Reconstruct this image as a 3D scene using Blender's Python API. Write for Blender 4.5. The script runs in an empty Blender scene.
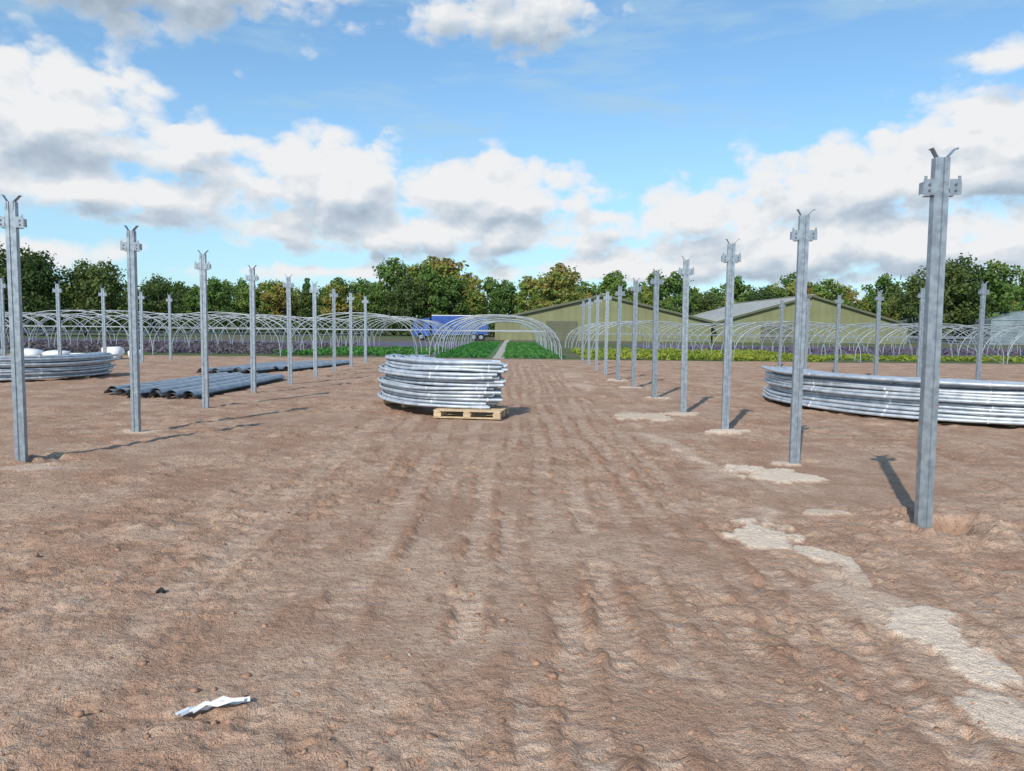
import bpy, math, random
import numpy as np
from mathutils import Vector, Matrix
random.seed(7); rng=np.random.default_rng(7)
sc=bpy.context.scene
COL=sc.collection
# ------------------------------------------------------------ helpers
def link(o,parent=None):
    COL.objects.link(o)
    if parent: o.parent=parent
    return o
def mesh_np(name,V,F,mats,smooth=False,mi=None):
    V=np.asarray(V,dtype=np.float32); F=np.asarray(F,dtype=np.int32)
    k=F.shape[1]
    me=bpy.data.meshes.new(name)
    me.vertices.add(len(V)); me.vertices.foreach_set('co',V.ravel())
    me.loops.add(F.size); me.loops.foreach_set('vertex_index',F.ravel())
    me.polygons.add(len(F)); me.polygons.foreach_set('loop_start',np.arange(0,F.size,k,dtype=np.int32))
    me.polygons.foreach_set('loop_total',np.full(len(F),k,dtype=np.int32))
    if smooth: me.polygons.foreach_set('use_smooth',np.ones(len(F),dtype=bool))
    for m in mats: me.materials.append(m)
    if mi is not None: me.polygons.foreach_set('material_index',np.asarray(mi,dtype=np.int32))
    me.update(calc_edges=True); return me
class MB:
    def __init__(s): s.v=[];s.f=[];s.m=[];s.sm=[]
    def add(s,vs,fs,mi=0,smooth=False):
        o=len(s.v); s.v+= [tuple(v) for v in vs]
        for f in fs: s.f.append([i+o for i in f]); s.m.append(mi); s.sm.append(smooth)
    def box(s,c,d,mi=0,M=None):
        x,y,z=[k/2 for k in d]
        vs=[Vector((a*x,b*y,e*z)) for a in(-1,1) for b in(-1,1) for e in(-1,1)]
        if M: vs=[M@v for v in vs]
        vs=[v+Vector(c) for v in vs]
        s.add(vs,[(0,1,3,2),(4,6,7,5),(0,4,5,1),(2,3,7,6),(0,2,6,4),(1,5,7,3)],mi)
    def tube(s,P,r,n=6,mi=0,closed=False,r2=None,cap=False):
        P=[Vector(p) for p in P]; vs=[];L=len(P)
        up0=None
        for i,p in enumerate(P):
            t=(P[min(i+1,L-1)]-P[max(i-1,0)]).normalized()
            if up0 is None:
                a=Vector((0,0,1)) if abs(t.z)<.9 else Vector((1,0,0))
            else: a=up0
            u=(a-t*a.dot(t)).normalized(); up0=u; w=t.cross(u)
            rr=r if r2 is None else r+(r2-r)*i/(L-1)
            for k in range(n):
                an=2*math.pi*k/n; vs.append(p+u*math.cos(an)*rr+w*math.sin(an)*rr)
        fs=[(i*n+k,i*n+(k+1)%n,(i+1)*n+(k+1)%n,(i+1)*n+k) for i in range(L-1) for k in range(n)]
        s.add(vs,fs,mi,True)
        if cap:
            s.add(vs[:n],[tuple(range(n))[::-1]],mi); s.add(vs[-n:],[tuple(range(n))],mi)
    def prism(s,prof,z0,z1,mi=0,M=None):
        n=len(prof)
        vs=[Vector((x,y,z0)) for x,y in prof]+[Vector((x,y,z1)) for x,y in prof]
        if M: vs=[M@v for v in vs]
        fs=[(i,(i+1)%n,n+(i+1)%n,n+i) for i in range(n)]+[tuple(range(n))[::-1],tuple(range(n,2*n))]
        s.add(vs,fs,mi)
    def obj(s,name,mats,parent=None):
        me=bpy.data.meshes.new(name); me.from_pydata(s.v,[],s.f)
        for m in mats: me.materials.append(m)
        for p,mi,sm in zip(me.polygons,s.m,s.sm): p.material_index=mi; p.use_smooth=sm
        me.update(); return link(bpy.data.objects.new(name,me),parent)
# ------------------------------------------------------------ materials
def newmat(name):
    m=bpy.data.materials.new(name); m.use_nodes=True; nt=m.node_tree
    return m,nt,nt.nodes['Principled BSDF']
def mat(name,c1,c2=None,scale=5,rough=.7,metal=0,bump=0,detail=3,coord='Object',spec=.5):
    m,nt,b=newmat(name)
    b.inputs['Roughness'].default_value=rough; b.inputs['Metallic'].default_value=metal
    b.inputs['Specular IOR Level'].default_value=spec
    if c2 is None: c2=[k*.75 for k in c1]
    tc=nt.nodes.new('ShaderNodeTexCoord'); n=nt.nodes.new('ShaderNodeTexNoise'); n.inputs['Scale'].default_value=scale; n.inputs['Detail'].default_value=detail
    nt.links.new(tc.outputs[coord],n.inputs['Vector'])
    r=nt.nodes.new('ShaderNodeValToRGB'); r.color_ramp.elements[0].position=.35; r.color_ramp.elements[1].position=.65
    r.color_ramp.elements[0].color=(*c2,1); r.color_ramp.elements[1].color=(*c1,1)
    nt.links.new(n.outputs['Fac'],r.inputs['Fac']); nt.links.new(r.outputs['Color'],b.inputs['Base Color'])
    return m
M_galv=mat('galvanised_steel',(.38,.43,.47),(.25,.29,.33),14,.42,.55)
M_galv2=mat('galvanised_tube',(.58,.62,.67),(.38,.42,.46),6,.45,.35)
M_frame=mat('weathered_tube',(.42,.46,.48),(.30,.33,.35),3,.5,.3)
M_gutter=mat('gutter_steel',(.42,.45,.47),(.27,.295,.315),5,.45,.4)
M_wood=mat('pallet_wood',(.62,.47,.29),(.46,.33,.20),9,.85)
M_white=mat('white_plastic',(.8,.8,.8),(.68,.69,.70),8,.45)
M_red=mat('red_tape',(.5,.05,.05),None,8,.5)
M_tape=mat('pale_tape',(.75,.76,.78),None,8,.5)
M_bolt=mat('bolt_steel',(.25,.26,.27),None,20,.4,.8)
M_olive=mat('olive_cladding',(.215,.22,.105),(.175,.18,.085),.35,.6)
M_olive2=mat('olive_trim',(.12,.13,.075),None,.4,.6)
M_door=mat('barn_door',(.13,.135,.08),None,.6,.6)
M_roof=mat('fibre_cement_roof',(.42,.41,.36),(.32,.31,.27),.3,.8)
M_skyl=mat('rooflight',(.55,.58,.58),None,.6,.4)
M_blue=mat('blue_curtain',(.03,.10,.38),(.02,.07,.28),1,.5)
M_glass=mat('dark_glass',(.03,.035,.04),None,2,.1)
M_tyre=mat('tyre_rubber',(.02,.02,.02),None,9,.8)
M_vanwhite=mat('white_paint',(.75,.75,.75),(.68,.68,.68),2,.35)
M_bark=mat('bark',(.13,.10,.07),(.07,.055,.04),4,.9)
M_ghglass=mat('greenhouse_glass',(.25,.31,.33),(.16,.21,.23),.5,.25)
def leafmat(name,cols):
    m,nt,b=newmat(name); b.inputs['Roughness'].default_value=.6; b.inputs['Specular IOR Level'].default_value=.2
    oi=nt.nodes.new('ShaderNodeObjectInfo'); g=nt.nodes.new('ShaderNodeNewGeometry')
    n=nt.nodes.new('ShaderNodeTexNoise'); n.inputs['Scale'].default_value=.35; n.inputs['Detail'].default_value=1
    nt.links.new(g.outputs['Position'],n.inputs['Vector'])
    a=nt.nodes.new('ShaderNodeMath'); a.operation='MULTIPLY_ADD'; a.inputs[1].default_value=.55
    nt.links.new(oi.outputs['Random'],a.inputs[0])
    s=nt.nodes.new('ShaderNodeMath'); s.operation='MULTIPLY_ADD'; s.inputs[1].default_value=.5
    nt.links.new(n.outputs['Fac'],s.inputs[0]); 
    s2=nt.nodes.new('ShaderNodeMath'); s2.operation='MULTIPLY'; s2.inputs[1].default_value=.22
    nt.links.new(g.outputs['Random Per Island'],s2.inputs[0]); nt.links.new(s2.outputs[0],s.inputs[2])
    nt.links.new(s.outputs[0],a.inputs[2])
    r=nt.nodes.new('ShaderNodeValToRGB'); cr=r.color_ramp
    while len(cr.elements)<len(cols): cr.elements.new(.5)
    for e,(p,c) in zip(cr.elements,cols): e.position=p; e.color=(*c,1)
    nt.links.new(a.outputs[0],r.inputs['Fac']); nt.links.new(r.outputs['Color'],b.inputs['Base Color'])
    tr=nt.nodes.new('ShaderNodeBsdfTranslucent'); mx=nt.nodes.new('ShaderNodeMixShader'); mx.inputs[0].default_value=.3
    nt.links.new(r.outputs['Color'],tr.inputs['Color']); nt.links.new(b.outputs[0],mx.inputs[1]); nt.links.new(tr.outputs[0],mx.inputs[2])
    nt.links.new(mx.outputs[0],nt.nodes['Material Output'].inputs['Surface'])
    return m
M_leaf=leafmat('foliage',[(.25,(.06,.115,.03)),(.5,(.10,.18,.042)),(.72,(.17,.25,.055)),(.88,(.28,.28,.065)),(1.,(.30,.18,.05))])
M_leafdark=leafmat('foliage_dark',[(.2,(.035,.065,.022)),(.5,(.06,.105,.03)),(.9,(.12,.16,.045))])
M_crop=leafmat('crop_leaf',[(.2,(.08,.16,.02)),(.5,(.16,.26,.03)),(.9,(.32,.34,.05))])
M_cropgreen=leafmat('young_plants',[(.2,(.03,.12,.03)),(.5,(.05,.19,.04)),(.9,(.09,.24,.05))])
M_purple=leafmat('heather_leaf',[(.2,(.13,.09,.165)),(.5,(.20,.135,.26)),(.9,(.15,.13,.13))])
# ------------------------------------------------------------ world
SUN_EL=math.radians(36); SUN_ROT=math.radians(201.8)
w=bpy.data.worlds.new('World'); sc.world=w; w.use_nodes=True; nt=w.node_tree; nt.nodes.clear()
N=nt.nodes.new; L=nt.links.new
def math_n(tree,op,a,b=None,c=None):
    n=tree.nodes.new('ShaderNodeMath'); n.operation=op
    for i,x in enumerate((a,b,c)):
        if x is None: continue
        if isinstance(x,(int,float)): n.inputs[i].default_value=x
        else: tree.links.new(x,n.inputs[i])
    return n.outputs[0]
clouds=[(-.50,.385,.26,.06,1.05),(-.029,.382,.13,.042,1.0),(-.56,.225,.13,.06,1.25),(-.411,.205,.06,.045,1.15),(-.52,.155,.22,.034,1.1),
(-.235,.180,.13,.058,1.2),(-.03,.170,.15,.048,1.2),(-.08,.125,.30,.036,1.1),(.12,.145,.09,.02,.9),(.25,.14,.14,.036,1.1),(.434,.175,.15,.052,1.25),(.58,.20,.13,.062,1.25),
(.45,.105,.36,.050,1.15),(.575,.29,.06,.024,1.05),(.53,.25,.032,.013,.85),(.467,.38,.06,.016,.75),(-.225,.07,.24,.014,.8),(.13,.078,.24,.024,.95),
(-.6,.08,.2,.025,.8),(1.3,.22,.5,.09,1),(-1.3,.22,.45,.08,1),(2.6,.25,.6,.1,1)]
g=bpy.data.node_groups.new('cloud_field','ShaderNodeTree')
g.interface.new_socket('P',in_out='INPUT',socket_type='NodeSocketVector')
g.interface.new_socket('F',in_out='OUTPUT',socket_type='NodeSocketFloat')
gi=g.nodes.new('NodeGroupInput'); go=g.nodes.new('NodeGroupOutput')
cur=None
for (a,e,rx,ry,s) in clouds:
    ml=g.nodes.new('ShaderNodeVectorMath'); ml.operation='MULTIPLY_ADD'; ml.inputs[1].default_value=(1/rx,1/ry,0); ml.inputs[2].default_value=(-a/rx,-e/ry,0); g.links.new(gi.outputs[0],ml.inputs[0])
    le=g.nodes.new('ShaderNodeVectorMath'); le.operation='LENGTH'; g.links.new(ml.outputs[0],le.inputs[0])
    v=math_n(g,'SUBTRACT',s,le.outputs['Value'])
    cur=v if cur is None else math_n(g,'SMOOTH_MAX',cur,v,.25)
g.links.new(math_n(g,'MAXIMUM',cur,-1.2),go.inputs[0])
tc=N('ShaderNodeTexCoord'); sx=N('ShaderNodeSeparateXYZ'); nv=N('ShaderNodeVectorMath'); nv.operation='NORMALIZE'
L(tc.outputs['Generated'],nv.inputs[0]); L(nv.outputs[0],sx.inputs[0])
az=math_n(nt,'ARCTAN2',sx.outputs[0],sx.outputs[1]); el=math_n(nt,'ARCSINE',sx.outputs[2])
def comb(de,da=0,sy=1):
    cb=N('ShaderNodeCombineXYZ'); L(math_n(nt,'ADD',az,da),cb.inputs[0]); L(math_n(nt,'MULTIPLY_ADD',el,sy,de*sy),cb.inputs[1]); return cb.outputs[0]
def ell(p):
    gn=N('ShaderNodeGroup'); gn.node_tree=g; L(p,gn.inputs[0]); return gn.outputs[0]
def n2(p,s,d,r=.52):
    n=N('ShaderNodeTexNoise'); n.noise_dimensions='2D'; n.inputs['Scale'].default_value=s; n.inputs['Detail'].default_value=d; n.inputs['Roughness'].default_value=r; L(p,n.inputs['Vector']); return n.outputs['Fac']
B0=ell(comb(0)); B1=ell(comb(.030,-.008))
q0=comb(0,0,1.6); q1=comb(.016,-.010,1.6)
N0=n2(q0,12,7,.55); N1=n2(q1,12,4,.55)
def puff(q,Nf):
    dv=N('ShaderNodeVectorMath'); dv.operation='MULTIPLY_ADD'; cbx=N('ShaderNodeCombineXYZ'); L(Nf,cbx.inputs[0]); L(Nf,cbx.inputs[1]); L(cbx.outputs[0],dv.inputs[0]); dv.inputs[1].default_value=(.07,-.05,0); L(q,dv.inputs[2])
    vo=N('ShaderNodeTexVoronoi'); vo.voronoi_dimensions='2D'; vo.inputs['Scale'].default_value=26; L(dv.outputs[0],vo.inputs['Vector'])
    return math_n(nt,'MULTIPLY',vo.outputs['Distance'],vo.outputs['Distance'])
V0=puff(q0,N0); V1=puff(q1,N1)
f0=math_n(nt,'MULTIPLY_ADD',N0,2.1,B0); f0=math_n(nt,'MULTIPLY_ADD',V0,-.55,f0); f0=math_n(nt,'ADD',f0,-.98)
def mr(x,a,b,c=0,d=1,t='SMOOTHSTEP'):
    n=N('ShaderNodeMapRange'); n.interpolation_type=t; L(x,n.inputs[0])
    for i,k in enumerate((a,b,c,d)): n.inputs[i+1].default_value=k
    return n.outputs[0]
dens=mr(f0,-.14,.45)
lo=mr(math_n(nt,'SUBTRACT',B0,B1),-.65,.42,0,1,'LINEAR')
d1=math_n(nt,'MULTIPLY',math_n(nt,'SUBTRACT',N0,N1),2.2); d1=math_n(nt,'MULTIPLY_ADD',math_n(nt,'SUBTRACT',V1,V0),.55,d1)
hi=mr(d1,-.6,.6,-.30,.30,'LINEAR')
lit=math_n(nt,'ADD',math_n(nt,'MULTIPLY',lo,.88),math_n(nt,'ADD',hi,.11))
edge=mr(f0,-.05,.5,.36,0.0); lit=math_n(nt,'ADD',lit,edge)
topg=mr(el,.30,.38,0,.30); lit=math_n(nt,'SUBTRACT',lit,topg)
cr=N('ShaderNodeValToRGB'); L(lit,cr.inputs[0]); e=cr.color_ramp.elements
e[0].position=0; e[0].color=(.36,.44,.54,1); e[1].position=.85; e[1].color=(.88,.895,.91,1)
m=e.new(.38); m.color=(.52,.61,.71,1)
cp=N('ShaderNodeVectorMath'); cp.operation='MULTIPLY'; cp.inputs[1].default_value=(2.4,12,1); L(comb(0),cp.inputs[0])
cx=n2(cp.outputs[0],1.7,5,.6)
cir=mr(cx,.40,.80,0,.70)
haze=mr(el,0.,.34,.60,.08)
veil=math_n(nt,'MAXIMUM',cir,haze)
sky=N('ShaderNodeTexSky'); sky.sky_type='NISHITA'; sky.sun_disc=False; sky.sun_elevation=SUN_EL; sky.sun_rotation=SUN_ROT; sky.air_density=1.0; sky.dust_density=.3; sky.ozone_density=1.5
tint=N('ShaderNodeMix'); tint.data_type='RGBA'; tint.blend_type='MULTIPLY'; tint.inputs[0].default_value=1; L(sky.outputs[0],tint.inputs[6]); tint.inputs[7].default_value=(.82,1.08,1.18,1)
b1=N('ShaderNodeBackground'); b1.inputs[1].default_value=.15; L(tint.outputs[2],b1.inputs[0])
b2=N('ShaderNodeBackground'); b2.inputs[0].default_value=(.48,.71,.89,1); b2.inputs[1].default_value=.88
b3=N('ShaderNodeBackground'); b3.inputs[1].default_value=.98; L(cr.outputs[0],b3.inputs[0])
m1=N('ShaderNodeMixShader'); L(veil,m1.inputs[0]); L(b1.outputs[0],m1.inputs[1]); L(b2.outputs[0],m1.inputs[2])
m2=N('ShaderNodeMixShader'); L(dens,m2.inputs[0]); L(m1.outputs[0],m2.inputs[1]); L(b3.outputs[0],m2.inputs[2])
wo=N('ShaderNodeOutputWorld'); L(m2.outputs[0],wo.inputs[0])
sd=bpy.data.lights.new('sun','SUN'); sd.energy=4.1; sd.angle=math.radians(.6); sd.color=(1,.955,.89)
so=link(bpy.data.objects.new('sun',sd)); c=math.cos(SUN_EL)
S=Vector((math.sin(SUN_ROT)*c,math.cos(SUN_ROT)*c,math.sin(SUN_EL))); so.rotation_euler=S.to_track_quat('Z','Y').to_euler(); so.location=(-20,-40,40)
# ------------------------------------------------------------ camera
cd=bpy.data.cameras.new('camera'); cd.sensor_width=36; cd.lens=750/1024*36; cd.clip_end=6000; cd.clip_start=.05
co=link(bpy.data.objects.new('camera',cd))
co.matrix_world=Matrix.Translation((0,0,1.6))@Matrix.Rotation(math.radians(90-4.31),4,'X')@Matrix.Rotation(math.radians(.6),4,'Z')
sc.camera=co
sc.view_settings.view_transform='Standard'; sc.view_settings.look='None'; sc.view_settings.exposure=0
# ------------------------------------------------------------ ground
def hsh(ix,iy,seed):
    h=(ix.astype(np.int64)*374761393+iy.astype(np.int64)*668265263+seed*1442695041)&0xffffffff
    h=((h^(h>>13))*1274126177)&0xffffffff
    return ((h^(h>>16))&0xffff)/65535.0
def vnoise(x,y,seed=0):
    ix=np.floor(x);iy=np.floor(y);fx=x-ix;fy=y-iy;fx=fx*fx*(3-2*fx);fy=fy*fy*(3-2*fy)
    a=hsh(ix,iy,seed);b=hsh(ix+1,iy,seed);c=hsh(ix,iy+1,seed);d=hsh(ix+1,iy+1,seed)
    return (a*(1-fx)+b*fx)*(1-fy)+(c*(1-fx)+d*fx)*fy-.5
def fbm(x,y,sc_,o=4,seed=0,g=.5):
    r=0;a=1;x=x/sc_;y=y/sc_
    for i in range(o):
        r=r+a*vnoise(x,y,seed+i*17); a*=g; x,y=(x*1.6-y*1.2)+5.3,(x*1.2+y*1.6)+1.7
    return r
pos=[0.0]
while pos[-1]<60:
    x=pos[-1]; pos.append(x+max(.015,min(1.5,(x-2.4)*.018+.015)))
pos+= [80,120,200,400,900,2500]
xs=np.array(sorted(set([-p for p in pos[1:]]+pos)))+.4
ys=[-3000,-500,-60,-10,-4,-1,0,.8,1.4]
while ys[-1]<42: y=ys[-1]; ys.append(y+max(.013,y*.0045))
ys+= [45,50,60,80,120,200,400,900,3000]
ys=np.array(ys)
X,Y=np.meshgrid(xs,ys)
def sstep(a,b,x):
    t=np.clip((x-a)/(b-a),0,1); return t*t*(3-2*t)
near=1-sstep(34,42,Y); near=near*(1-sstep(30,50,np.abs(X)))
side=sstep(.9,2.6,np.abs(X-.6))
br=sstep(-.28,.34,fbm(X,Y,1.9,3,3)+side*.10)
H=fbm(X,Y,5,2,1)*.05
H+=fbm(X,Y,.6,3,11)*.016
mid=fbm(X,Y,.13,3,23,.6)
lumpf=fbm(X,Y,.15,4,29,.6)
lump=sstep(.08,.26,lumpf); H+=lump*.017*br
crat=sstep(.10,.28,fbm(X+9,Y*1.3,.20,3,31,.6)); H-=crat*.019*br
big=sstep(.24,.34,fbm(X,Y,.34,4,33,.55)); H+=big*.022*side*br
H+=mid*.012*(.35+.9*br)
fine=fbm(X,Y,.045,2,37,.7); H+=fine*.007*(.5+.8*br)
tracks=[(-.24,.00,.17,.030,.105,.5,0,38),(.04,.00,.15,.020,.115,.5,0,36),(.31,.002,.17,.026,.10,-.5,0,38),(.58,.004,.18,.032,.11,-.5,0,38),(.88,.006,.15,.020,.12,.5,0,34),(1.14,.010,.19,.034,.11,.4,0,38),(1.42,.006,.14,.016,.10,-.4,0,32),(1.72,-.004,.19,.028,.11,-.4,0,32),
(-.54,-.008,.2,.020,.13,.2,1,32),(-.87,-.018,.22,.020,.13,.2,2,32),(-1.3,-.03,.26,.018,.14,.1,3,30),(-1.85,-.035,.28,.017,.14,-.1,3,28),(-2.45,-.04,.28,.013,.14,-.1,4,28),(2.75,.0,.25,.014,.12,.2,2,26),
(5.2,.03,.35,.015,.15,.3,3,34),(6.8,.03,.35,.015,.15,.3,3,34),(-9,.1,.4,.014,.15,.3,6,34),(-7.6,.02,.3,.014,.14,.2,6,32)]
TR=np.zeros_like(X); RUT=np.zeros_like(X)
for i,(xc,sl,wd,dp0,per,ch,y0,y1) in enumerate(tracks):
    dp=dp0*.60
    cx=xc+sl*Y+.04*np.sin(Y*.5+i)+fbm(X*0,Y,2.0,2,60+i)*.07+mid*.04
    d=X-cx
    m=(1-sstep(wd*.34,wd*.64,np.abs(d)+mid*.08))*sstep(y0,y0+1.5,Y)*(1-sstep(y1-4,y1,Y))
    er=sstep(-.28,.22,fbm(X,Y,.6,4,80+i))
    m=m*(.12+.88*er)
    ph=(Y+ch*np.abs(d)+fbm(X,Y,.3,3,90+i)*.13)/per
    lug=sstep(-.1,.7,np.sin(2*math.pi*ph)+mid*2.2)
    st=min(1,dp0/.024)
    H=H*(1-m*.35)+ m*(-dp*.75+lug*dp*.65)
    rim=np.exp(-((np.abs(d)-wd*.66)/.04)**2)*er*sstep(y0,y0+1.5,Y)*(1-sstep(y1-4,y1,Y))*st; H+=rim*(.006+.035*mid)
    TR=np.maximum(TR,m*(.3+.7*lug)*st); RUT=np.maximum(RUT,np.clip(rim,0,1)*(.6+1.2*mid))
def hole(x,y,r,d,rim=.5):
    global H
    q=np.sqrt((X-x)**2+(Y-y)**2)/r
    q=q+fbm(X,Y,.3,3,150)*.8
    H+= -d*(1-sstep(.3,1,q))+d*rim*np.exp(-((q-1.25)/.3)**2)*(.6+.5*lump)
hole(3.66,6.18,.34,.17,.3); hole(-5.42,8.7,.3,.11,.2); hole(3.75,9.3,.25,.05,.3)
SAND=np.zeros_like(X)
sn=fbm(X,Y,.3,5,170,.6)
def sand(x,y,rx,ry,ang=0,s=1,hgt=.02):
    global SAND,H
    rx*=1.3; ry*=1.15
    ca,sa=math.cos(ang),math.sin(ang); dx=(X-x)*ca+(Y-y)*sa; dy=-(X-x)*sa+(Y-y)*ca
    q=np.sqrt((dx/rx)**2+(dy/ry)**2)+sn*.8
    m=1-sstep(.78,1.0,q); SAND=np.maximum(SAND,m*s); H=H*(1-m*.6)+m*hgt
for a in [(2.0,5.85,.22,.38,.1),(2.22,5.25,.13,.24,.2,.9),(2.25,4.75,.05,.2,-.1,.5),(2.27,3.92,.18,.32,.1,1),(2.25,3.55,.15,.25,-.3,.95),(2.12,2.95,.13,.26,.2,.8),(2.05,2.6,.10,.2,0,.6),(3.0,8.35,.36,.42,.2),(2.75,6.5,.18,.10,0,.6),(3.35,9.0,.2,.15,0,.8),
 (3.42,11.75,.28,.25,0,1,.04),(3.3,14.4,.24,.28,0,.8),(2.4,13.8,.42,.5,0,.75),(2.0,21.5,.3,.8,0,.35),(2.1,26.5,.3,1.2,0,.3),(3.5,17.8,.25,.3,0,.8),(3.3,20.9,.3,.3,0,.8),(3.3,24,.3,.4,0,.8),(-5.6,11.2,.2,.2,0,.6),(-5.3,8.2,.25,.2,0,.4)]:
    sand(*a)
strk=(1-sstep(.03,.18,np.abs(X-2.2-.12*np.sin(Y*.9)+fbm(X,Y,.6,3,190)*.3)))*sstep(2,3,Y)*(1-sstep(24,30,Y))*sstep(.0,.35,fbm(X,Y,.6,3,200)+.08)
SAND=np.maximum(SAND,strk*.4)
H=H*near
nx=len(xs);ny=len(ys)
idx=np.arange(nx*ny).reshape(ny,nx)
F=np.stack([idx[:-1,:-1],idx[:-1,1:],idx[1:,1:],idx[1:,:-1]],-1).reshape(-1,4)
V=np.stack([X,Y,H],-1).reshape(-1,3)
m,nt2,b=newmat('soil'); nn=nt2.nodes.new; ll=nt2.links.new
b.inputs['Roughness'].default_value=.95; b.inputs['Specular IOR Level'].default_value=.1
gpos=nn('ShaderNodeNewGeometry').outputs['Position']
def noi(s,d=5,r=.6):
    n=nn('ShaderNodeTexNoise'); n.noise_dimensions='2D'; n.inputs['Scale'].default_value=s; n.inputs['Detail'].default_value=d; n.inputs['Roughness'].default_value=r; ll(gpos,n.inputs['Vector']); return n.outputs['Fac']
def att(nm):
    a=nn('ShaderNodeAttribute'); a.attribute_name=nm; return a.outputs['Fac']
def mrg(x,a,b_,c=0,d=1):
    n=nn('ShaderNodeMapRange'); ll(x,n.inputs[0]); 
    for i,k in enumerate((a,b_,c,d)): n.inputs[i+1].default_value=k
    return n.outputs[0]
def mix(fac,c1,c2,bt='MIX'):
    n=nn('ShaderNodeMix'); n.data_type='RGBA'; n.blend_type=bt
    for s_,x in ((0,fac),(6,c1),(7,c2)):
        if isinstance(x,(int,float)): n.inputs[s_].default_value=x
        elif isinstance(x,tuple): n.inputs[s_].default_value=(*x,1)
        else: ll(x,n.inputs[s_])
    return n.outputs[2]
DRY=(.55,.385,.275); RED=(.40,.245,.165); DARK=(.245,.138,.09); SND=(.80,.64,.49)
base=mix(mrg(noi(1.1,4,.65),.38,.60),RED,DRY)
n7=noi(7,5,.7)
base=mix(mrg(n7,.42,.66,0,.75),base,RED)
n28=noi(26,4,.66)
base=mix(mrg(n28,.54,.72,0,.75),base,DARK)
tm=math_n(nt2,'MULTIPLY',att('track'),mrg(n7,.3,.6,1,.5))
base=mix(math_n(nt2,'MULTIPLY',tm,.85),base,(.63,.475,.355))
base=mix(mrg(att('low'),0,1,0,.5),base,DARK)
base=mix(mrg(att('rut'),0,.8,0,.7),base,(.31,.18,.115))
sm=math_n(nt2,'MULTIPLY',att('sand'),mrg(n28,.72,.5,.6,1))
base=mix(sm,base,SND)
n170=noi(150,1,.6)
sp=mrg(n170,.35,.7,.76,1.22)
spc=nn('ShaderNodeCombineColor'); 
for i in range(3): ll(sp,spc.inputs[i])
base=mix(1.0,base,spc.outputs[0],'MULTIPLY')
sxy=nn('ShaderNodeSeparateXYZ'); ll(gpos,sxy.inputs[0])
yy=math_n(nt2,'ADD',sxy.outputs[1],mrg(noi(.25,2),0,1,-1.5,1.5))
farm=mrg(yy,39.5,40.5); 
field=mix(mrg(noi(.06,2),.42,.58),(.10,.13,.05),(.15,.13,.10))
base=mix(farm,base,field)
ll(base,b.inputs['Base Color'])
bsum=math_n(nt2,'MULTIPLY_ADD',n28,1.0,math_n(nt2,'MULTIPLY',n170,.24))
bp=nn('ShaderNodeBump'); bp.inputs['Strength'].default_value=1; bp.inputs['Distance'].default_value=.021; ll(bsum,bp.inputs['Height']); ll(bp.outputs['Normal'],b.inputs['Normal'])
me=mesh_np('ground',V,F,[m],True)
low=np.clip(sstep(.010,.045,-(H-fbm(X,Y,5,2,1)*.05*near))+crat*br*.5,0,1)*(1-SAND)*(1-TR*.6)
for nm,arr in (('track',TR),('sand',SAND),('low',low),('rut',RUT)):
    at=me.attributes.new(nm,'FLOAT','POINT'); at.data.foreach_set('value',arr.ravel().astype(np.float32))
link(bpy.data.objects.new('ground',me))
def gz(x,y):
    j=min(max(np.searchsorted(xs,x)-1,0),nx-2); i=min(max(np.searchsorted(ys,y)-1,0),ny-2); return float(H[i,j])
import bmesh
bmx=bmesh.new(); bmesh.ops.create_icosphere(bmx,subdivisions=2,radius=1); iv=np.array([v.co[:] for v in bmx.verts]); iff=np.array([[v.index for v in f_.verts] for f_ in bmx.faces]); bmx.free()
bmx=bmesh.new(); bmesh.ops.create_icosphere(bmx,subdivisions=1,radius=1); iv1=np.array([v.co[:] for v in bmx.verts]); if1=np.array([[v.index for v in f_.verts] for f_ in bmx.faces]); bmx.free()
def scatter(name,n,smin,smax,matl,flat=.65,yr=(1.6,22),sink=.35,clump=False,pw=2.2):
    Vs=[];Fs=[]
    for k in range(n):
        y=yr[0]*(yr[1]/yr[0])**random.random(); x=random.uniform(-.8,.8)*y+random.uniform(-.5,.5)
        if clump and vnoise(np.array([x/1.2]),np.array([y/1.2]),5)[0]<random.uniform(-.3,.35): continue
        s=smin*(smax/smin)**(random.random()**pw)
        d=iv1*(1+rng.uniform(-.35,.3,(len(iv1),1)))
        a=random.uniform(0,6.28); R=np.array([[math.cos(a),-math.sin(a),0],[math.sin(a),math.cos(a),0],[0,0,1]])
        d=(d*np.array([s,s*random.uniform(.55,1),s*flat*random.uniform(.7,1.1)]))@R.T+np.array([x,y,gz(x,y)+s*flat*(1-sink*2)*.5])
        Fs.append(if1+len(Vs)*len(iv1)); Vs.append(d)
    link(bpy.data.objects.new(name,mesh_np(name,np.concatenate(Vs),np.concatenate(Fs),[matl],False)))
M_clod=mat('clod_soil',(.42,.26,.175),(.27,.155,.10),40,.95,0,.5,spec=.05)
M_stone=mat('pebble_stone',(.44,.37,.31),(.30,.25,.21),12,.8)
scatter('soil_clods',5200,.004,.028,M_clod,.55,(1.6,20),.48,True,2.2)
scatter('pebbles',50,.005,.015,M_stone,.7)
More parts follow.
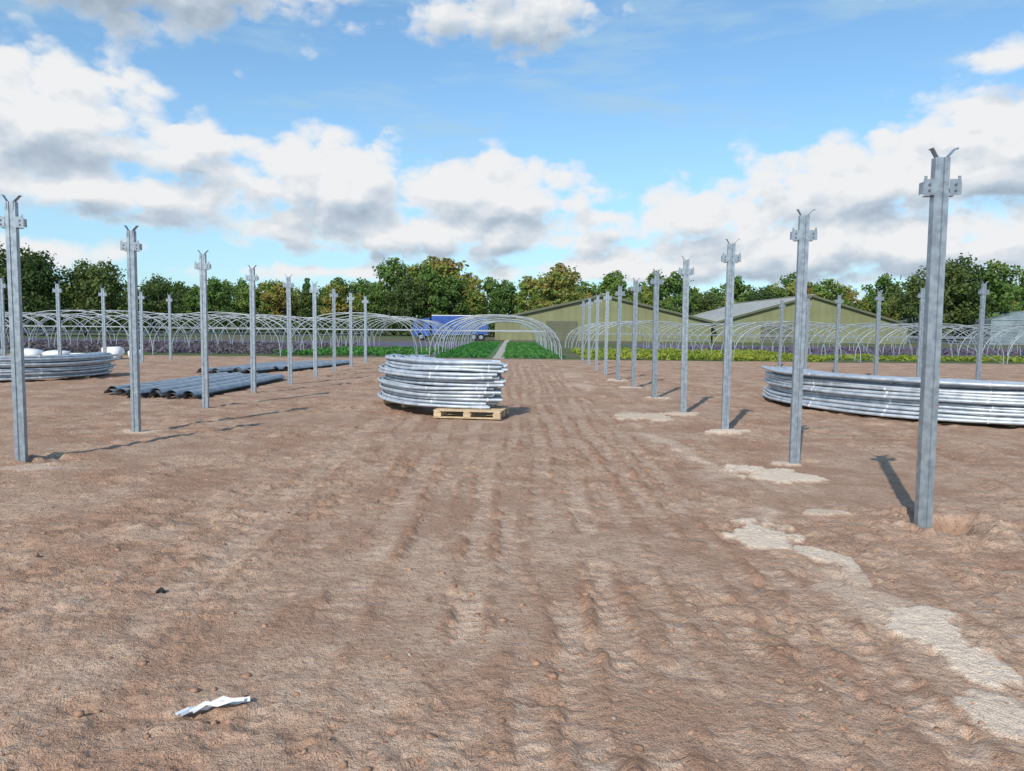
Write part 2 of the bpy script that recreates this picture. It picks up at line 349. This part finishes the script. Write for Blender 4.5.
# ------------------------------------------------------------ posts
pb=MB()
w_,fl,lp,t=.056,.07,.018,.004
Hh=3.0
prof=[(-w_,0),(-.016,0),(-.010,.012),(.010,.012),(.016,0),(w_,0),(w_,fl),(w_-lp,fl),(w_-lp,fl-t),(w_-t,fl-t),(w_-t,t),(.018,t),(.012,.012+t),(-.012,.012+t),(-.018,t),(-w_+t,t),(-w_+t,fl-t),(-w_+lp,fl-t),(-w_+lp,fl),(-w_,fl)]
pb.prism(prof,-.5,Hh-.03)
for sgn,dx,dz in((-1,.042,.062),(1,.064,.060)):
    a0=Vector((sgn*.034,0,Hh-.12)); a1=Vector((sgn*.038,0,Hh-.03)); a2=Vector((sgn*(.038+dx),0,Hh+dz-.02))
    a3=a2+Vector((sgn*.012,0,-.006))
    for p,q in((a0,a1),(a1,a2),(a2,a3)):
        d=(q-p); n=Vector((d.z,0,-d.x)).normalized()*.003
        vs=[p-n,q-n,q+n,p+n]; lo_=[v+Vector((0,-.006,0)) for v in vs]; hi_=[v+Vector((0,.055,0)) for v in vs]
        pb.add(lo_+hi_,[(0,1,2,3),(7,6,5,4),(0,4,5,1),(1,5,6,2),(2,6,7,3),(3,7,4,0)])
for sgn in(-1,1):
    pb.box((sgn*.100,-.007,Hh-.26),(.085,.006,.12)); pb.box((sgn*.145,.026,Hh-.265),(.005,.066,.09))
    pb.box((sgn*.128,-.007,Hh-.19),(.022,.006,.03)); pb.box((sgn*.085,.055,Hh-.322),(.05,.05,.006))
for bx,bz in((-.10,-.24),(.10,-.24),(-.10,-.285),(.10,-.285)):
    pb.tube([(bx,-.008,Hh+bz),(bx,-.022,Hh+bz)],.009,6,1,cap=True)
pb.tube([(-.13,.045,Hh-.28),(.13,.045,Hh-.28)],.016,8,0)
post0=pb.obj('galvanised_steel_post',[M_galv,M_bolt]); pme=post0.data
first=True
def post(x,y,h=3.08):
    global first
    o=post0 if first else link(bpy.data.objects.new('galvanised_steel_post',pme)); first=False
    o.location=(x,y,0); o.scale=(1,1,h/3.08); o.rotation_euler=(random.uniform(-.008,.008),random.uniform(-.008,.008),random.uniform(-.16,.16))
for x,y in [(3.36,5.98),(3.42,8.95),(3.40,11.85),(3.36,14.6),(3.39,17.75),(3.4,20.9),(3.35,23.7),(3.38,27.1),(3.38,30.1),(3.38,33.1),(3.38,36.1)]: post(x,y)
for x,y in [(-5.66,8.55),(-5.59,11.05),(-5.96,14.5),(-6.2,17.9),(-6.2,20.9),(-6.3,23.95),(-6.46,27.2),(-6.5,30.2),(-6.58,33.6)]: post(x,y)
for k in range(-1,4): post(-15.55,22.9+2.85*k)
for x,y in [(-15.6,34.2),(12.9,20.7),(12.55,23.1),(12.3,25.3),(12.1,28.0),(12.1,30.9),(12.1,33.9)]: post(x,y)
# ------------------------------------------------------------ hoop stacks
def catmull(P,n):
    P=[Vector(p) for p in P]; Q=[2*P[0]-P[1]]+P+[2*P[-1]-P[-2]]; out=[]
    for i in range(1,len(Q)-2):
        for k in range(n):
            t=k/n; a,b_,c_,d_=Q[i-1:i+3]
            out.append(.5*((2*b_)+(c_-a)*t+(2*a-5*b_+4*c_-d_)*t*t+(3*b_-a-3*c_+d_)*t**3))
    out.append(P[-1]); return out
def stack(path,nl,nc,z0,r=.030,shear=(0,0),tapes=(),jit=.02,pitch=2.05):
    mb=MB(); cv=catmull([(x,y,0) for x,y in path],7); n=len(cv)
    nor=[]
    for i in range(n):
        t=(cv[min(i+1,n-1)]-cv[max(i-1,0)]).normalized(); nor.append(Vector((-t.y,t.x,0)))
    for l in range(nl):
        lj=random.uniform(-1,1)*jit; lo_=random.uniform(-.035,.035); tl=random.uniform(-.012,.012)
        for c_ in range(nc):
            if l==nl-1 and random.random()<.3: continue
            j=random.uniform(-jit,jit)*.5+lj; off=c_*r*2.2+(r if l%2 else 0)+random.uniform(-.008,.008)+lo_
            zz=z0+r+l*r*pitch+random.uniform(-.004,.004)
            sa=random.random()*3; wv=random.uniform(-.5,.5)*r
            e0=random.choice((0,0,1,1,2))
            pts=[]
            for i in range(n-e0):
                p=cv[i]+nor[i]*off+Vector((shear[0]*zz+j*2,shear[1]*zz+j*.8,zz+tl*math.sin(i/n*3)+wv*math.sin(i*.35+sa*5)))
                pts.append(p)
            mb.tube(pts,r,8,0)
            if c_==0:
                for (ti,mi,pr,fr) in tapes:
                    if random.random()<pr:
                        k=int(ti*(n-2)); k=min(max(k,0),len(pts)-2)
                        u0=random.uniform(0,.25); q0_=pts[k].lerp(pts[k+1],u0);q1_=pts[k].lerp(pts[k+1],u0+fr); mb.tube([q0_,q1_],r+.0035,8,mi)
    return mb.obj('steel_tunnel_hoop_stack',[M_galv2,M_tape,M_red])
stack([(-.34,13.33),(-1.07,13.35),(-1.95,13.82),(-2.62,14.9),(-2.88,16.0),(-2.8,16.8)][::-1],13,14,.17,.0285,(.17,0),[(.45,1,.8,.2),(.72,1,.8,.2),(.95,1,.7,.3)],.045,2.3)
stack([(11.6,13.3),(9.9,12.5),(8.4,12.75),(6.95,13.95),(6.1,15.6),(5.98,17.0),(6.2,18.3)][::-1],11,11,.06,.0315,(0,0),[(.38,1,.8,.15),(.52,1,.85,.15),(.68,1,.8,.12),(.60,2,.25,.10),(.82,1,.9,.12),(.74,2,.3,.08)],.04)
stack([(-12.8,24.2),(-12.45,22.2),(-12.9,20.8),(-14.1,19.8),(-16,19.5),(-18,20)][::-1],10,8,.08,.032,(0,0),[(.4,1,.8,.2),(.6,1,.8,.2)],.04)
def bearer(name,items):
    mb=MB()
    for cx,cy,dx,dy,dz,rot,z in items: mb.box((cx,cy,z),(dx,dy,dz),0,Matrix.Rotation(rot,3,'Z'))
    return mb.obj(name,[M_wood])
it=[]; rot=math.radians(-8); cx,cy=-.72,13.56; ca,sa=math.cos(rot),math.sin(rot)
def loc(u,v): return cx+u*ca-v*sa,cy+u*sa+v*ca
for k in range(6):
    x,y=loc(0,-.45+k*.18); it.append((x,y,1.2,.10,.02,rot,.155))
for k in range(3):
    x,y=loc(-.53+.53*k,0); it.append((x,y,.1,1.0,.02,rot,.134))
    for q in(-.43,0,.43):
        x,y=loc(-.53+.53*k,q); it.append((x,y,.13,.12,.078,rot,.084))
for q in(-.43,0,.43):
    x,y=loc(0,q); it.append((x,y,1.2,.1,.02,rot,.034))
bearer('wooden_pallet',it)
bearer('timber_bearer',[(-2.33,15.6,.7,.1,.12,.3,.10),(-1.93,14.9,.6,.1,.12,.8,.10)])
bearer('timber_bearer',[(8.7,13.3,.1,.8,.06,0,.03),(6.9,15.1,.8,.1,.06,.3,.03),(6.5,17.5,.9,.1,.06,0,.03)])
bearer('timber_bearer',[(-14.3,20.3,.1,.8,.08,0,.04),(-12.9,22.0,.9,.1,.08,0,.04)])
# ------------------------------------------------------------ gutters
def gutters(a,b_,n):
    mb=MB(); a=Vector((*a,0)); b_=Vector((*b_,0)); d=(b_-a).normalized(); s=Vector((-d.y,d.x,0)); Ln=(b_-a).length
    for side in(-.2,.2):
      for k in range(n):
        rr=.125; z=.03+.030*k; sh=random.uniform(-.15,.3); so_=side+random.uniform(-.015,.015); lr=random.uniform(-.02,.02)
        for th,flip in((0,1),(-.005,-1)):
            prof=[]
            for i in range(9):
                an=math.pi*i/8; prof.append((math.cos(an)*(rr+th),math.sin(an)*(rr+th)*.8))
            prof=[(rr+.045+th,0)]+prof+[(-rr-.045-th,0)]
            vs=[];m_=6
            for q in range(m_+1):
                for (u,v) in prof: vs.append(a+d*(sh+Ln*q/m_)+s*(u+so_+lr*q/m_)+Vector((0,0,z+v+.008*math.sin(q+k))))
            np_=len(prof)
            mb.add(vs,[(q*np_+i,q*np_+i+1,(q+1)*np_+i+1,(q+1)*np_+i)[::flip] for q in range(m_) for i in range(np_-1)],0,True)
    return mb.obj('steel_gutter_bundle',[M_gutter])
gutters((-9.0,17.0),(-8.6,22.8),3); gutters((-8.05,16.3),(-7.85,22.2),4); gutters((-7.2,16.1),(-7.2,22.4),3)
gutters((-9.9,24.4),(-9.0,30.2),4); gutters((-9.0,24.9),(-8.1,31.2),4); gutters((-8.2,26.6),(-7.3,32.6),3)
# litter
mb=MB(); 
def ribbon(P,wd,z):
    vs=[]
    for i,(x,y) in enumerate(P):
        a=Vector(P[max(i-1,0)]);b_=Vector(P[min(i+1,len(P)-1)]); t=(b_-a).normalized(); nr=Vector((-t.y,t.x))
        for k,u in enumerate((-.5,-.17,.17,.5)): q=Vector((x,y))+nr*u*wd; vs.append((q.x,q.y,gz(x,y)+z+.008*math.sin(i*2.3+k*2.1)+(.006 if i%2 else 0)))
    mb.add(vs,[(i*4+k,i*4+k+1,(i+1)*4+k+1,(i+1)*4+k) for i in range(len(P)-1) for k in range(3)],0,False)
ribbon([(-1.33,2.91),(-1.30,2.96),(-1.26,3.01),(-1.20,3.03),(-1.14,3.03),(-1.09,3.05)],.045,.018)
ribbon([(-1.29,2.94),(-1.25,2.99),(-1.20,3.00),(-1.14,2.99),(-1.10,3.01)],.035,.030)
mb.obj('plastic_strip_litter',[M_white])
mb=MB()
mb.tube([(-2.12,4.40,gz(-2.12,4.40)+.015),(-2.09,4.39,gz(-2.09,4.39)+.025),(-2.06,4.36,gz(-2.06,4.36)+.015)],.011,6,0,cap=True); mb.obj('rubber_hose_offcut',[M_tyre])
# ------------------------------------------------------------ polytunnel frames
def tunnel(xc,y0,y1,hw,h,step=2.3,r=.025):
    mb=MB(); y=y0
    def hp(a):
        ca,sa=math.cos(a),math.sin(a); return (xc-hw*math.copysign(abs(ca)**.8,ca), h*abs(sa)**.75)
    NS=18
    i=0; Yl=[]
    while y<=y1+.01:
        dx=random.uniform(-.06,.06); dz=random.uniform(-.06,.06)
        mb.tube([(hp(math.pi*k/NS)[0]+dx,y,hp(math.pi*k/NS)[1]*(1+dz/2)) for k in range(NS+1)],r,5); 
        if i%3==0:
            mb.tube([(xc-hw*.93,y,h*.62),(xc+hw*.93,y,h*.62)],.014,4)
            mb.tube([(xc-hw*.45,y,h*.62),(xc-hw*.55,y,h*.93)],.012,4); mb.tube([(xc+hw*.45,y,h*.62),(xc+hw*.55,y,h*.93)],.012,4)
        Yl.append(y); y+=step; i+=1
    for a in (math.pi/2,math.pi*.12,math.pi*.88):
        x,z=hp(a); mb.tube([(x,y0,z),(x,Yl[-1],z)],.015,4)
    for (ya,yb) in((y0,y0+step*2),(Yl[-1],Yl[-1]-step*2),((y0+y1)/2,(y0+y1)/2+4)):
        for sg in(-1,1):
            mb.tube([(xc+sg*hw,ya,0),(xc+sg*hw*.72,yb,h*.80)],.015,4)
    mb.obj('polytunnel_frame',[M_frame])
tunnel(-.85,39,84,3.45,2.35,2.3,.03)
for k in range(7): tunnel(-8.6-7.4*k,40+random.uniform(-.6,.6),70,3.45,2.35+random.uniform(-.06,.05))
for k in range(7): tunnel(8.0+7.4*k,40+random.uniform(-.6,.6)+(3 if k==0 else 0),68,3.45,2.15)
def strip(name,x0,x1,y0,y1,z,matl,nseg=20,wob=.12):
    vs=[]
    for i in range(nseg+1):
        y=y0+(y1-y0)*i/nseg
        vs+=[(x0+random.uniform(-wob,wob),y,z),(x1+random.uniform(-wob,wob),y,z)]
    fs=[(2*i,2*i+1,2*i+3,2*i+2) for i in range(nseg)]
    mb=MB(); mb.add(vs,fs); return mb.obj(name,[matl])
M_path=mat('concrete_path',(.46,.42,.37),(.36,.32,.28),1.5,.9)
M_mat=mat('ground_cover_fabric',(.13,.105,.16),(.08,.065,.10),.6,.8)
M_grass=mat('grass',(.085,.19,.04),(.06,.14,.03),1.2,.9)
strip('footpath',-1.05,-.45,40,150,.008,M_path,30,.03)
strip('grass_strip',-4.2,-1.05,41,84,.004,M_grass); strip('grass_strip',-.45,3.0,41,84,.004,M_grass)
strip('ground_cover',-60,-4.6,44,84,.006,M_mat); strip('ground_cover',12,60,52,84,.006,M_mat)
def quad_arr(C,s,out=None):
    n=len(C); a=rng.normal(size=(n,3)); 
    if out is not None: a=a*.8+out
    a/=np.linalg.norm(a,axis=1,keepdims=True); b_=rng.normal(size=(n,3)); u=np.cross(a,b_); u/=np.linalg.norm(u,axis=1,keepdims=True); v=np.cross(a,u)
    ss=(s*rng.uniform(.6,1.3,n))[:,None]
    V=np.stack([C-u*ss,C-v*ss*.7,C+u*ss,C+v*ss*.7],1).reshape(-1,3); F=np.arange(4*n).reshape(-1,4); return V,F
def quads(name,C,s,matl,parent=None):
    V,F=quad_arr(C,s); return link(bpy.data.objects.new(name,mesh_np(name,V,F,[matl])),parent)
def plants(name,x0,x1,y0,y1,h,n,matl,rows=1.2,s=.09):
    r=rng; k=int((x1-x0)/rows)+1
    cx=x0+r.integers(0,k,n)*rows+r.normal(0,rows*.2,n); cy=r.uniform(y0,y1,n); cz=r.uniform(0.02,h,n)*(.7+.6*(vnoise(cx*.9,cy*.7,9)+.5))
    quads(name,np.stack([cx,cy,cz],-1),s,matl)
plants('young_plant_bed',-4.1,-1.2,41,84,.16,8000,M_cropgreen,.5,.08)
plants('young_plant_bed',-.3,2.9,41,84,.16,8000,M_cropgreen,.5,.08)
plants('crop_bed',4.6,17,40.5,54,.30,14000,M_crop,1.1,.09)
plants('crop_bed',18,46,43,48,.20,7000,M_crop,1.1,.09)
plants('heather_bed',-52,-13,43,62,.30,24000,M_purple,1.3,.11)
plants('crop_bed',-13,-5,42,56,.22,8000,M_cropgreen,1.1,.09)
plants('heather_bed',16,60,54,70,.22,9000,M_purple,1.3,.11)
# ------------------------------------------------------------ barns
def barn(xc,y0,wd,ln,eave,ridge,doors):
    root=link(bpy.data.objects.new('agricultural_barn',None)); root.location=(xc,y0,0)
    h=wd/2; mb=MB()
    mb.add([(-h,0,0),(h,0,0),(h,0,eave),(0,0,ridge),(-h,0,eave)],[(0,1,2,3,4)]); mb.add([(-h,ln,0),(h,ln,0),(h,ln,eave),(0,ln,ridge),(-h,ln,eave)],[(4,3,2,1,0)])
    mb.add([(-h,0,0),(-h,ln,0),(-h,ln,eave),(-h,0,eave)],[(3,2,1,0)]); mb.add([(h,0,0),(h,ln,0),(h,ln,eave),(h,0,eave)],[(0,1,2,3)])
    x=-h+.5
    while x<h: 
        zt=eave+(ridge-eave)*(1-abs(x)/h); mb.box((x,-.03,zt/2-.05),(.10,.05,zt-.2),0); x+=1.0
    y=.5
    while y<ln:
        mb.box((-h-.03,y,eave/2),(.05,.1,eave-.1),0); y+=1.5
    mb.obj('walls',[M_olive],root)
    rb=MB(); o=.5; t=.18; sl=(ridge-eave)/h
    for sg in(-1,1):
        a=[(0,-.4,ridge+.03),(sg*(h+o),-.4,eave-sl*o+.03),(sg*(h+o),ln+.4,eave-sl*o+.03),(0,ln+.4,ridge+.03)]
        tp=[(x_,y_,z_+t) for x_,y_,z_ in a]
        rb.add(a+tp,[(0,1,2,3),(7,6,5,4),(0,4,5,1),(1,5,6,2),(2,6,7,3),(3,7,4,0)])
        yy_=4
        while yy_<ln-3:
            p=[(sg*h*.25,yy_),(sg*h*.75,yy_),(sg*h*.75,yy_+1.1),(sg*h*.25,yy_+1.1)]
            rb.add([(x_,y_,ridge-sl*abs(x_)+.03+t+.02) for x_,y_ in p],[(0,1,2,3)],1); yy_+=6
    rb.box((0,ln/2,ridge+t+.05),(.6,ln+.6,.1),0)
    rb.obj('roof',[M_roof,M_skyl],root)
    tb=MB()
    for sg in(-1,1):
        ang=math.atan2(ridge-eave,h); Lg=math.hypot(h+o,(h+o)*sl)
        M_=Matrix.Rotation(sg*ang,3,'Y'); tb.box((sg*(h+o)/2,-.45,(ridge+eave-sl*o)/2+.05),(Lg,.06,.3),0,M_)
    tb.obj('verge_trim',[M_olive2],root)
    db=MB()
    for (dx,dw,dh) in doors:
        db.box((dx,-.10,dh/2),(dw,.08,dh),0)
        for k in range(int(dh/.5)): db.box((dx,-.15,.3+k*.5),(dw-.1,.03,.05),0)
    db.obj('doors',[M_door],root)
barn(13,108,31,34,2.9,6.5,[(-6,4.5,2.8)])
barn(43.5,110,28.5,50,2.7,6.8,[(-5,4.5,2.7)])
def greenhouse(xc,y0,wd,ln,h):
    root=link(bpy.data.objects.new('greenhouse',None)); root.location=(xc,y0,0)
    a=MB(); a.box((0,ln/2,h*.4),(wd,ln,h*.8),0)
    n=2; ww=wd/n
    for k in range(n):
        x=-wd/2+ww*k; a.add([(x,0,h*.8),(x+ww,0,h*.8),(x+ww/2,0,h*1.1),(x,ln,h*.8),(x+ww,ln,h*.8),(x+ww/2,ln,h*1.1)],[(0,1,2),(0,2,5,3),(1,4,5,2),(3,5,4)],0)
    a.obj('glazing',[M_ghglass],root); f_=MB(); x=-wd/2
    while x<=wd/2+.01: f_.box((x,-.04,h*.4),(.07,.06,h*.8)); x+=1.6
    for z in(.05,h*.4,h*.8): f_.box((0,-.09,z),(wd,.04,.10))
    f_.obj('frame',[M_frame],root)
greenhouse(88,118,26,30,4.8)
# ------------------------------------------------------------ vehicle
def wheel(mb,x,y,r=.5,mi=2,wd=.3):
    mb.tube([(x,y-wd/2,r),(x,y+wd/2,r)],r,14,mi,cap=True); mb.tube([(x,y-wd/2-.01,r),(x,y-wd/2-.03,r)],r*.5,10,3,cap=True)
def lorry(x,y,ln=10,flip=1):
    root=link(bpy.data.objects.new('curtain_sided_lorry',None)); root.location=(x,y,0); root.scale=(flip,1,1)
    mb=MB(); mb.box((0,0,2.05),(ln,2.4,2.3),0); mb.box((0,0,3.25),(ln+.05,2.45,.1),1); mb.box((0,0,.85),(ln,2.3,.12),3)
    for k in range(9): mb.box((-ln/2+.6+k*(ln-1.2)/8,-1.215,2.05),(.06,.03,2.2),4)
    for k in(-ln*.38,-ln*.25,ln*.3): wheel(mb,k,-1.0); wheel(mb,k,1.0)
    mb.obj('trailer',[M_blue,M_vanwhite,M_tyre,M_galv,M_blue],root)
    cb=MB(); prof=[(0,.6),(2.1,.6),(2.15,1.6),(1.9,2.7),(.2,2.9),(0,2.9)]
    M_=Matrix(((1,0,0,ln/2+.3),(0,0,1,0),(0,1,0,0),(0,0,0,1)))
    cb.prism(prof,-1.15,1.15,0,M_); cb.box((ln/2+1.5,-1.16,2.1),(.8,.03,.7),1); cb.box((ln/2+2.36,0,2.15),(.12,2.0,.8),1,Matrix.Rotation(-.18,3,'Y')); wheel(cb,ln/2+1.4,-1.0); wheel(cb,ln/2+1.4,1.0)
    cb.obj('cab',[M_blue,M_glass,M_tyre,M_galv],root)
lorry(-6.8,98,7.2,-1)
def bag(x,y,sx,sy,sz):
    u=iv.copy(); u=np.sign(u)*np.abs(u)**.6
    u=u*(1+.22*np.sin(iv@rng.normal(size=(3,3))*3.5).mean(1,keepdims=True)); u=u*np.array([sx,sy,sz])/2+np.array([x,y,sz/2+.02]); u[:,2]=np.maximum(u[:,2],.0)
    link(bpy.data.objects.new('white_bulk_bag',mesh_np('white_bulk_bag',u,iff,[M_white],True)))
for a in [(-22.6,35,1.3,1.0,.42),(-21.4,35.3,1.1,.9,.36),(-18.6,35,.8,.8,.6),(-23.8,34,.9,1,.45),(-17.9,35.6,.6,.6,.4),(-20.2,35.2,.9,.5,.25)]: bag(*a)
# ------------------------------------------------------------ trees
def treemesh(name,H_,W_,base,seed,nleaf,narrow=False,ls=.24,matl=M_leaf):
    r=np.random.default_rng(seed); random.seed(seed)
    mb=MB(); tw=H_*.018+.05
    tr=[(0,0,-.2)]; 
    for k in range(1,7): tr.append((tr[-1][0]+random.uniform(-.2,.2),tr[-1][1]+random.uniform(-.2,.2),H_*.82*k/6))
    mb.tube(tr,tw,7,0,r2=.03)
    cl=[]
    nb=14
    for k in range(nb):
        f=base+(.95-base)*(k+.5)/nb; z=H_*f*.9
        env=math.sin(math.pi*min(1,max(.02,(f-base*.8)/(1.02-base*.8)))**(.75))**.7 if not narrow else (1-(f-base)/(1-base))**.7*.9+.1
        for q in range(2):
            a=k*2.4+q*3.1+random.uniform(-.5,.5); rr=W_/2*env*random.uniform(.55,1.05); tx,ty,_=tr[min(6,int(f*6))]
            e=Vector((tx+math.cos(a)*rr,ty+math.sin(a)*rr,z+rr*random.uniform(.1,.5)))
            mb.tube([(tx,ty,z-.3),(tx*.5+e.x*.5,ty*.5+e.y*.5,z+(e.z-z)*.3),tuple(e)],tw*.35,5,0,r2=.015)
            cl.append((e,W_*random.uniform(.11,.19))); cl.append((Vector((tx,ty,z)).lerp(e,.55),W_*random.uniform(.10,.17)))
    cl.append((Vector((0,0,H_*.93)),W_*.12))
    nl=nleaf//len(cl); C=[];O=[]
    for (c_,rad) in cl:
        d=r.normal(size=(nl,3)); d/=np.linalg.norm(d,axis=1,keepdims=True); q=r.uniform(.35,1,(nl,1))**.5
        p=np.array(c_)+d*q*rad*np.array([1,1,.75])*(1+.25*r.normal(size=(nl,1))); C.append(p); O.append(d+np.array([0,0,.35]))
    C=np.concatenate(C);O=np.concatenate(O); C[:,2]=np.maximum(C[:,2],.15)
    global rng; old=rng; rng=r; LV,LF=quad_arr(C,ls,O*.9); rng=old
    tv=np.array(mb.v); tf=np.array([f for f in mb.f if len(f)==4])
    V=np.concatenate([tv,LV]); F=np.concatenate([tf,LF+len(tv)]); mi=np.concatenate([np.zeros(len(tf)),np.ones(len(LF))])
    return mesh_np(name,V,F,[M_bark,matl],False,mi)
tms=[treemesh('tree_mesh',10,6+random.random(),.12,100+i,3400,ls=.22) for i in range(4)]+[treemesh('tree_mesh',10,4.4,.06,120+i,2800,True,ls=.22) for i in range(2)]
tmd=[treemesh('tree_mesh',10,7.2,.14,140+i,4200,ls=.19,matl=M_leafdark) for i in range(3)]
random.seed(99)
line=link(bpy.data.objects.new('tree_line',None))
def inst(me,x,y,h,name='tree',parent=None,wd=1.0):
    o=bpy.data.objects.new(name,me); o.location=(x,y,-.1); s=h/10; o.scale=(s*wd,s*wd,s); o.rotation_euler=(0,0,random.uniform(0,6.28)); link(o,parent); return o
keys=[(-300,12),(-102,12),(-78,10.6),(-66,11.4),(-40,11.8),(-27,12.4),(-24,14.6),(-12,14.2),(-8,11.4),(2,11.4),(5,13.2),(18,13.6),(24,13),(45,13),(64,12),(80,12),(100,13),(300,12)]
def hx(x): return float(np.interp(x,[k[0] for k in keys],[k[1] for k in keys]))
for row,(yb,sc2,sp) in enumerate(((150,.92,3.6),(158,1.05,3.9))):
    x=-200
    while x<205:
        xx=x+random.uniform(-1,1); q=xx*150/yb
        inst(random.choice(tms[:4]+tms) if random.random()<.9 else tmd[0],xx,yb+random.uniform(-2.5,2.5),hx(q)*sc2*random.uniform(.72,1.12)*(yb/150),'tree_line_tree',line,random.uniform(.85,1.2)); x+=sp
n=45000; cx=rng.uniform(-205,205,n); cy=rng.normal(146,1.3,n); cz=rng.uniform(0,1,n)**.8*(2.2+2.2*(vnoise(cx/6,cy*0,3)+.5))
quads('hedge',np.stack([cx,cy,cz],-1),.28,M_leafdark)
for x,y,h in [(-74,100,13.0),(-69,98,13.8),(-65.5,101,12.8),(-61.5,99,12.0),(-58,102,11),(-54.5,101,11),(-80,99,12),(-87,101,12.5),(-94,100,12),(-51,108,9)]: inst(random.choice(tmd),x,y,h*.95,'deciduous_tree')
for x,y,h in [(66,124,11.5),(70,122,13.6),(74.5,125,14.8),(79,124,14),(84,150,13.5),(90,152,13),(98,150,12.5),(105,150,12.5)]: inst(random.choice(tmd+tms[:2]),x,y,h,'deciduous_tree')
